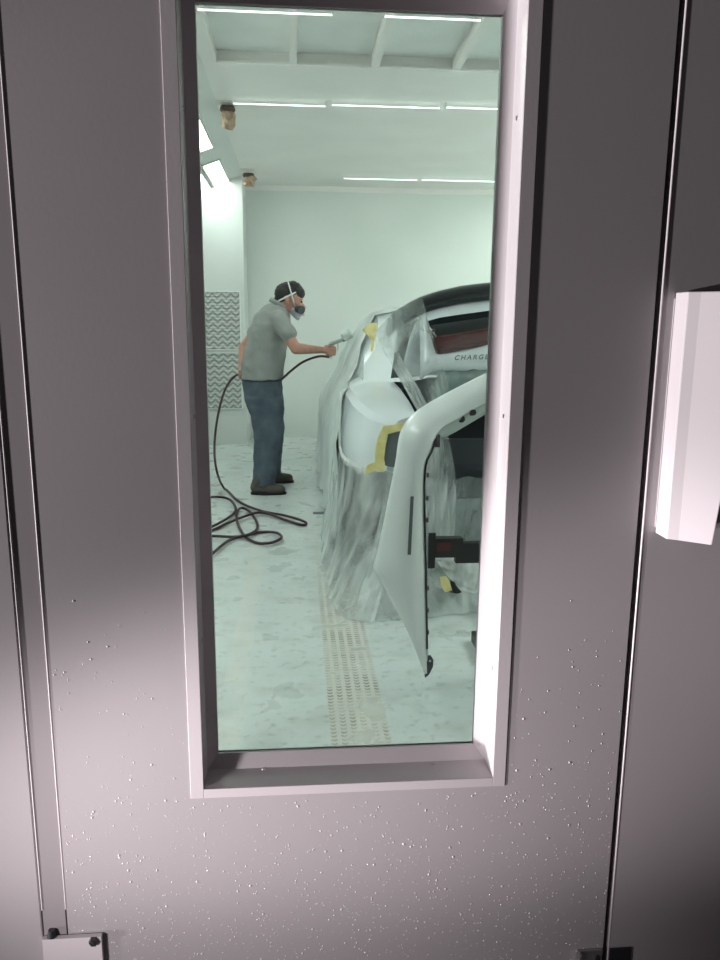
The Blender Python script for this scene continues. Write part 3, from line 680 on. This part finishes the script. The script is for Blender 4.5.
# white taped edge of the film along quarter bottom
pts = [(CX - curve(Wt, y) * .995 - .012, y, z) for y, z in ((3.16, .95), (3.14, .85), (3.13, .75), (3.12, .66), (3.0, .628), (2.9, .622), (2.8, .62), (2.7, .615), (2.62, .612))]
bm = bmesh.new(); rows = []
for i, p in enumerate(pts):
    p = Vector(p); wv = .006 * sin(i * 2.3); rows.append([p + Vector((0, .02, .018 + wv)), p + Vector((-.008, 0, 0)), p + Vector((0, -.02, -.02 + wv))])
grid(bm, rows); child('white_tape', bm, panelm, car, solid=.003, label='white tape holding the film edge')
# film over doors, roof and bonnet
bm = bmesh.new(); rows = []
Yb = [(0, 3.13), (12, 3.13), (18, 3.30), (21, 3.62), (24, 4.00), (27, 4.25), (30, 4.5), (33, 4.65), (39, 4.7)]
NR = 90
for q_ in range(NR):
    rl = []
    for k in range(40):
        yb0 = curve(Yb, k); Y = lerp(yb0, 7.42, (q_ / (NR - 1)) ** 1.15); h = prof(Y, .014, True); sgi, fr = divmod(k, 3)
        a, b = h[min(sgi, 13)], h[min(sgi + 1, 13)]; u, z = lerp(a[0], b[0], fr / 3), lerp(a[1], b[1], fr / 3)
        d = .010 * noise.noise(Vector((Y * 5, u * 4, z * 7))) + .006 * noise.noise(Vector((Y * 17, u * 9, z * 15)))
        rl.append((u + d + .006 if k < 38 else u, z + (d if u < .8 else 0), Y + .015 * sin(z * 20)))
    rows.append([Vector((CX - u, Y, z)) for u, z, Y in rl] + [Vector((CX + u, Y, z)) for u, z, Y in rl[-2::-1]])
grid(bm, rows)
child('masking_film', bm, filmthick, car, smooth=True, label='translucent film over doors and roof')
# film hanging round the rear wheel and rear end down to the floor
top = [(.235, 3.60), (.24, 3.30), (.255, 3.0), (.275, 2.80), (.34, 2.64), (.46, 2.53), (.62, 2.50), (.85, 2.48), (1.15, 2.48), (1.5, 2.48)]
bot = [(.17, 3.60), (.16, 3.30), (.15, 3.0), (.17, 2.72), (.17, 2.38), (.24, 2.12), (.46, 2.10), (.80, 2.16), (1.15, 2.22), (1.5, 2.22)]
def spl(tab, t):
    n_ = len(tab) - 1; x = t * n_; i = min(int(x), n_ - 1); f = x - i; p = [tab[max(0, min(n_, i + k))] for k in (-1, 0, 1, 2)]
    return [.5 * (2 * p[1][c] + (p[2][c] - p[0][c]) * f + (2 * p[0][c] - 5 * p[1][c] + 4 * p[2][c] - p[3][c]) * f * f + (3 * p[1][c] - p[0][c] - 3 * p[2][c] + p[3][c]) * f ** 3) for c in range(len(p[0]))]
def drape(t0, t1, z0, z1, m, nu=90, nv=40, amp=.03, lab=None, seed=0):
    bm = bmesh.new(); rows = []
    for j in range(nv + 1):
        v = j / nv; r = []
        for i in range(nu + 1):
            t = lerp(t0, t1, i / nu); a = spl(top, t); b = spl(bot, t); e_ = v ** 1.6
            x, y = lerp(a[0], b[0], e_), lerp(a[1], b[1], e_)
            d = amp * (.3 + v) * (noise.noise(Vector((t * 26, v * 1.3, seed))) + .4 * noise.noise(Vector((t * 60, v * 4, seed + 3))))
            nx, ny = (-1, 0) if t < .35 else ((-.7, -.7) if t < .5 else (0, -1))
            r.append(Vector((x + nx * abs(d), y + ny * abs(d) + .01 * sin(v * 9), lerp(z0, z1, v) + .02 * (1 - v) * noise.noise(Vector((t * 30, 0, 9))))))
        rows.append(r)
    grid(bm, rows); child('masking_film', bm, m, car, smooth=True, label=lab)
drape(0, .62, .625, .006, film, lab='translucent film hanging to the floor round the rear wheel')
drape(.55, 1, .60, .006, filmthin, seed=5, lab='thin film hanging across the rear end')
def pixfilm(ctrl, m, lab, amp=.02, nu=30, nv=40, seed=0, par=None, crown=0):   # ctrl rows: left (x,y,Y), right (x,y,Y)
    bm = bmesh.new(); rows = []
    A = [tuple(M(*a)) for a, b in ctrl]; B = [tuple(M(*b)) for a, b in ctrl]
    for j in range(nv + 1):
        v = j / nv; a = Vector(spl(A, v)); b = Vector(spl(B, v)); r = []
        for i in range(nu + 1):
            u = i / nu; p = a.lerp(b, u); d = amp * (noise.noise(Vector((u * 9 + v * 3, v * 2.5, seed))) + .5 * noise.noise(Vector((u * 20, v * 6, seed + 1))))
            p.y += d - .35 * amp * sin(pi * u); p.z += crown * sin(pi * u) * (1 - v) ** 3; p.z = max(p.z, .006); r.append(p)
        rows.append(r)
    grid(bm, rows); child('masking_film', bm, m, par or car, smooth=True, label=lab)

# raised boot lid
lx = [387, 393, 400, 410, 420, 430, 440, 460, 475, 490, 510, 534]
tt = [320, 314, 309, 302.5, 297.5, 294, 291, 286.5, 284.5, 283, 281.5, 280.5]
tb = [336, 331, 326, 319, 314.5, 310, 307, 302.5, 300.5, 299, 298, 297]
lt_ = [348, 343, 338, 331, 324, 320, 318, 315, 313, 311, 310, 309]
lb_ = [374, 371, 369, 364, 359, 356, 354, 351, 348, 344, 341, 339]
wb = [396, 394, 390, 384, 379, 371, 369.5, 370, 369.5, 369, 368, 367]
YT, YM, YL, YK, YW = 2.86, 2.80, 2.74, 2.66, 2.62
def mirror(row): return row + [Vector((2 * CX - p.x, p.y, p.z)) for p in row[-2::-1]] if abs(row[-1].x - CX) < .2 else row
def R_(ys, Y, dy=0, i0=0):
    r = [M(x, y, Y + dy) for x, y in zip(lx, ys)][i0:]
    k = (CX - r[0].x) / (r[-1].x - r[0].x)
    
    r[-1].x = CX; return mirror(r)
lid = None
bm = bmesh.new()
hinge = [Vector((max(CX - .58, min(CX + .58, p.x)), 3.52, 1.05)) for p in R_(tb, YM, 0, 4)]
midr = [h.lerp(p, .5) + Vector((0, 0, .05)) for h, p in zip(hinge, R_(tb, YM, 0, 4))]
grid(bm, [hinge, midr, R_(tb, YM, 0, 4), R_(lt_, YL, 0, 4), R_([lerp(a, b, .5) for a, b in zip(lt_, lb_)], (YL + YK) / 2, .012, 4), R_(lb_, YK, 0, 4), R_([lerp(a, b, .7) for a, b in zip(lb_, wb)], YW + .005, 0, 4), R_(wb, YW, .02, 4), R_(wb, YW, .12, 4)])
lid = child('trunk_lid', bm, carw, car, solid=.012, smooth=True)
bm = bmesh.new(); grid(bm, [R_([a + 1 for a in tt], YT, .10), R_(tt, YT, .02), R_([a + 1.2 for a in tt], YT, -.02), R_([lerp(a, b, .5) for a, b in zip(tt, tb)], YM, -.035), R_(tb, YM, -.02), R_([b + 1 for b in tb], YM, .03)])
child('spoiler', bm, glassd, lid, solid=.008, smooth=True, label='gloss black lip spoiler')
bm = bmesh.new()
def seg(ys, Y, dy, first):
    r = [M(first[0], first[1], Y + dy)] + [M(x, y, Y + dy) for x, y in zip(lx, ys) if x > first[0] + 3]; r[-1].x = CX; return r + [Vector((2 * CX - p.x, p.y, p.z)) for p in r[-2::-1]]
a = seg(lt_, YL, -.010, (425.5, 322)); 
c_ = seg(lb_, YK, -.010, (436, 353.5)); 
if len(a) == len(c_) + 2: a = [a[0]] + a[2:-2] + [a[-1]]
nmin = min(len(a), len(c_)); 
if len(a) != len(c_): a = a[:nmin // 2 + 1] + a[-(nmin // 2):]; c_ = c_[:nmin // 2 + 1] + c_[-(nmin // 2):]
b_ = [p.lerp(q_, .5) + Vector((0, -.012, 0)) for p, q_ in zip(a, c_)]
gv = grid(bm, [a, b_, c_]); bm.faces.ensure_lookup_table()
for f_ in bm.faces[:len(a) - 1]: f_.material_index = 1
child('tail_lamp_bar', bm, [lensm, glassd], lid, solid=.01, smooth=True, label='dark red full-width tail lamp bar')
fc = bpy.data.curves.new('emblem', 'FONT'); fc.body = 'CHARGER'; fc.size = .036; fc.shear = .35; fc.space_character = 1.35; fc.extrude = .0015; fc.offset = .0006
to = bpy.data.objects.new('emblem', fc); COL.objects.link(to); bpy.context.view_layer.update()
me = bpy.data.meshes.new_from_object(to.evaluated_get(bpy.context.evaluated_depsgraph_get())); bpy.data.objects.remove(to)
ep = M(454, 360, YW - .02); me.transform(Matrix.Translation(ep) @ Matrix.Rotation(R(-2), 4, 'Y') @ Matrix.Rotation(R(62), 4, 'X')); me.materials.clear(); me.materials.append(chrome)
eo = bpy.data.objects.new('emblem', me); COL.objects.link(eo); eo.parent = lid; eo.location = -WL(lid)
# film on lid, boot opening and rear
pixfilm([((376, 331, 2.72), (423, 299, 2.70)), ((381, 345, 2.66), (428, 322, 2.62)), ((392, 366, 2.56), (438, 352, 2.54)), ((404, 386, 2.5), (446, 378, 2.52)), ((416, 402, 2.48), (450, 398, 2.5)), ((424, 425, 2.46), (455, 430, 2.46))], film_mat('masking_film_lid', (.60, .66, .65), .06, .52, 6, (1.3, 1, .8)), 'film draped from the raised boot lid', .02, crown=.035)
pixfilm([((374, 332, 2.76), (389, 326, 2.68)), ((384, 352, 2.66), (398, 352, 2.58)), ((398, 376, 2.56), (412, 376, 2.5)), ((409, 396, 2.5), (424, 398, 2.44)), ((418, 412, 2.46), (432, 415, 2.42))], film, 'folded film strip down to the quarter panel', .015, seed=3)
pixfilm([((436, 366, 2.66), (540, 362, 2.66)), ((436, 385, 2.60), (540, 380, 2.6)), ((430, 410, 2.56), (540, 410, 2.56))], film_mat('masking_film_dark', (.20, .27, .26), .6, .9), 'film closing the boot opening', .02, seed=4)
pixfilm([((422, 432, 2.40), (448, 432, 2.38)), ((420, 465, 2.36), (455, 470, 2.34)), ((420, 500, 2.32), (456, 505, 2.30)), ((422, 545, 2.30), (452, 548, 2.28))], film, 'crumpled film hanging behind the bumper cover', .04, seed=8)
pixfilm([((422, 500, 2.38), (540, 496, 2.38)), ((422, 530, 2.36), (540, 530, 2.36)), ((422, 556, 2.34), (540, 556, 2.34))], film_mat('masking_film_low', (.45, .50, .50), .3, .7), 'film across lower rear panel', .02, seed=12)
pixfilm([((434, 556, 2.12), (540, 552, 2.12)), ((444, 572, 2.08), (540, 570, 2.08)), ((462, 592, 2.06), (540, 590, 2.06))], film, 'pale folded film flap near the floor', .03, seed=21)
bm = bmesh.new(); prism(bm, [(440, 577), (446, 576), (449, 580), (452, 590), (445, 592), (441, 586)], 2.04, -.004); bmesh.ops.triangulate(bm, faces=bm.faces); child('masking_tape', bm, yellow, car, label='yellow tape on exhaust tip')
bm = bmesh.new(); cyl(bm, M(457, 586, 2.07), M(449, 586, 2.5), .035, .035, 18); child('exhaust_tip', bm, navy, car)

# ------------------------------------------------------------------ bumper cover on its stand
YBp = 1.42
bs = empty('bumper_cover', M(424, 640, YBp), 'large white bumper cover hung upright behind the car', 'bumper')
bs['label'] = 'white car bumper cover hung on a black stand, its pointed end hanging down'
st = [((425, 674), (427, 673), 0), ((416, 650), (426, 650), 0), ((406, 628), (425.5, 628), 0), ((392, 603), (425, 603), 0), ((381, 584), (424.5, 584), 0), ((375.5, 573), (424.5, 573), 0), ((379, 557), (424, 557), 0), ((384, 533), (423.5, 533), 0),
      ((389, 506), (423, 506), 0), ((394, 480), (423, 480), 0), ((397.5, 460), (425, 462), 0), ((400, 443), (431, 449), .0), ((403, 432), (436, 434), .01), ((410, 421), (443, 426), .03), ((422, 410), (454, 420), .05), ((440, 399), (468, 412), .08), ((462, 387), (482, 404), .11), ((490, 373), (502, 394), .15), ((530, 355), (535, 388), .22), ((580, 340), (582, 372), .3)]
bm = bmesh.new(); rows = []
pre = [tuple(list(M(a[0], a[1], YBp + dy))) + tuple(list(M(b[0], b[1], YBp + dy - .01))) for a, b, dy in st]
N_ = 70
for j in range(N_ + 1):
    v = spl(pre, j / N_); a, b = Vector(v[:3]), Vector(v[3:]); r = []
    for i in range(13):
        u = i / 12; p = a.lerp(b, u); wd = (b - a).length
        p.y += -.30 * wd * sin(pi * u * .75 + .25) + .30 * wd * sin(.25) + (.35 * wd * (1 - u) ** 3)
        r.append(p)
    rows.append(r)
grid(bm, rows); child('cover_shell', bm, bumperw, bs, smooth=True, solid=.004)
inner = [r[-1] for r in rows]
bm = bmesh.new(); rr = []
for j, p in enumerate(inner):
    if j < 2: continue
    q_ = j / N_
    if q_ < .60: d = Vector((.012, .035, 0)); 
    else:
        f = min(1, (q_ - .60) / .08); d = Vector((.012, .035, 0)).lerp(Vector((.012, .03, -.045)), f)
    rr.append([p, p + d * .5, p + d])
grid(bm, rr); child('inner_flange', bm, mat('flange_pale', (.45, .50, .48), .5), bs, smooth=True, solid=.003)
tube('edge_trim', [p + Vector((.004, -.003, 0)) for p in inner[4:46:3]], .0035, dark, bs, label='dark rubber edge trim')
bpy.context.view_layer.update()
def pix(p): q = ROT.transposed() @ (Vector(p) - CAM); return 360 + F * q.x / -q.z, 480 - F * q.y / -q.z
bm = bmesh.new(); sl = []
for rw in rows[12:56]:
    best = None
    ps = [pix(p) for p in rw]
    ym_ = ps[6][1]
    if not 491 < ym_ < 559: continue
    xt = lerp(412.2, 408.8, (ym_ - 491) / 68); line = []
    for xx in (xt - 1.7, xt + 1.7):
        for a, b, pa, pb in zip(rw, rw[1:], ps, ps[1:]):
            if pa[0] <= xx <= pb[0]: line.append(a.lerp(b, (xx - pa[0]) / (pb[0] - pa[0])) + Vector((0, -.004, 0))); break
    if len(line) == 2: sl.append(line)
grid(bm, sl); child('marker_slot', bm, greyp, bs, label='dark slot for the side marker', solid=.003)
for (x, y, r) in ((461.5, 419, .013), (473.5, 412.5, .011)):
    p = M(x, y, YBp + .045); child('bolt_hole', cy(p, p + Vector((0, .03, -.005)), r, seg=16), dark, bs)
for (x, y) in ((427.5, 475), (427, 498), (427, 520), (427.5, 588), (427.5, 610), (427.5, 632)):
    p = M(x, y, YBp + .01); child('clip', bx(p - Vector((.004, .006, .008)), p + Vector((.005, .006, .008)), .001), dsteel, bs)
p = M(437.5, 440, YBp); child('clip', bx(p - Vector((.010, .01, .025)), p + Vector((.008, .01, .02)), .002), dsteel, bs)
bm = bmesh.new(); prism(bm, [(425, 657), (431, 656), (433.5, 660), (433, 667), (429, 675), (425, 678)], YBp + .004, .012); bmesh.ops.triangulate(bm, faces=bm.faces); br = child('mounting_bracket', bm, dsteel, bs, bevel=.001)
child('bolt_hole', cy(M(430, 661, YBp + .003), M(430, 661, YBp - .001), .0045, seg=10), panelm, br)
stn = empty('bumper_stand', (M(500, 548, YBp + .05).x, YBp + .05, 0), 'black metal stand arm holding the white bumper cover', 'stand')
YS = YBp + .05; pxs = M(503, 548, YS).x; za = M(460, 548, YS).z
bm = bmesh.new(); box(bm, (M(428, 548, YS).x, YS - .02, M(460, 556, YS).z), (M(462, 548, YS).x, YS + .02, M(460, 537, YS).z), .003); box(bm, (M(455, 548, YS).x, YS - .018, M(460, 562, YS).z), (pxs, YS + .018, M(460, 542, YS).z), .003); child('arm', bm, standm, stn)
child('clamp_plate', bx((M(427, 0, YS).x if False else M(427, 548, YS).x, YS - .03, M(430, 566, YS).z), (M(434, 548, YS).x, YS - .021, M(430, 531, YS).z), .002), standm, stn)
child('red_sleeve', bx((M(436, 548, YS).x, YS - .024, M(450, 549, YS).z), (M(450, 548, YS).x, YS - .0205, M(450, 541, YS).z)), redm, stn)
child('post', bx((pxs - .02, YS - .02, .05), (pxs + .02, YS + .02, 1.3), .003), standm, stn)
for (dx, dy) in ((.45, 0), (.0, .35), (.0, -.35)):
    child('foot', bx((pxs - .02 + min(0, dx), YS + min(0, dy) - .02, .0015), (pxs + .02 + max(0, dx), YS + max(0, dy) + .02, .05), .003), standm, stn)

# ------------------------------------------------------------------ light
w = bpy.data.worlds.new('world'); scn.world = w; w.use_nodes = True
bg = w.node_tree.nodes['Background']; bg.inputs[0].default_value = (.90, .82, .84, 1); bg.inputs[1].default_value = .04
def light(kind, name, loc, target, energy, col, **k):
    l = bpy.data.lights.new(name, kind); l.energy = energy; l.color = col
    for a, b in k.items(): setattr(l, a, b)
    o = bpy.data.objects.new(name, l); COL.objects.link(o); o.location = loc
    o.rotation_euler = (Vector(target) - Vector(loc)).to_track_quat('-Z', 'Y').to_euler(); return o
light('SPOT', 'side_daylight', (-4.2, -.54, .45), (.25, 0, 1.42), 1500, (1, .94, .955), spot_size=R(26), spot_blend=.8, shadow_soft_size=.07)
light('SPOT', 'low_daylight', (-2.8, -.95, .04), (.25, 0, .60), 1000, (1, .91, .94), spot_size=R(17), spot_blend=1.0, shadow_soft_size=.10)  # unseen spot added to cast the bright band across the lower door
light('SPOT', 'front_daylight', (-1.5, -1.5, .75), (-.16, 0, .34), 150, (1, .93, .95), spot_size=R(35), spot_blend=1.0, shadow_soft_size=.15)  # unseen soft fill added to brighten the lower left of the door

vs_ = scn.view_settings; scn.display_settings.display_device = 'sRGB'
vs_.view_transform = 'Standard'; vs_.look = 'None'; vs_.exposure = 0; vs_.gamma = 1; vs_.use_curve_mapping = False
scn.cycles.max_bounces = 10; scn.cycles.transparent_max_bounces = 16; scn.cycles.use_denoising = True
scn.cycles.sample_clamp_indirect = 4
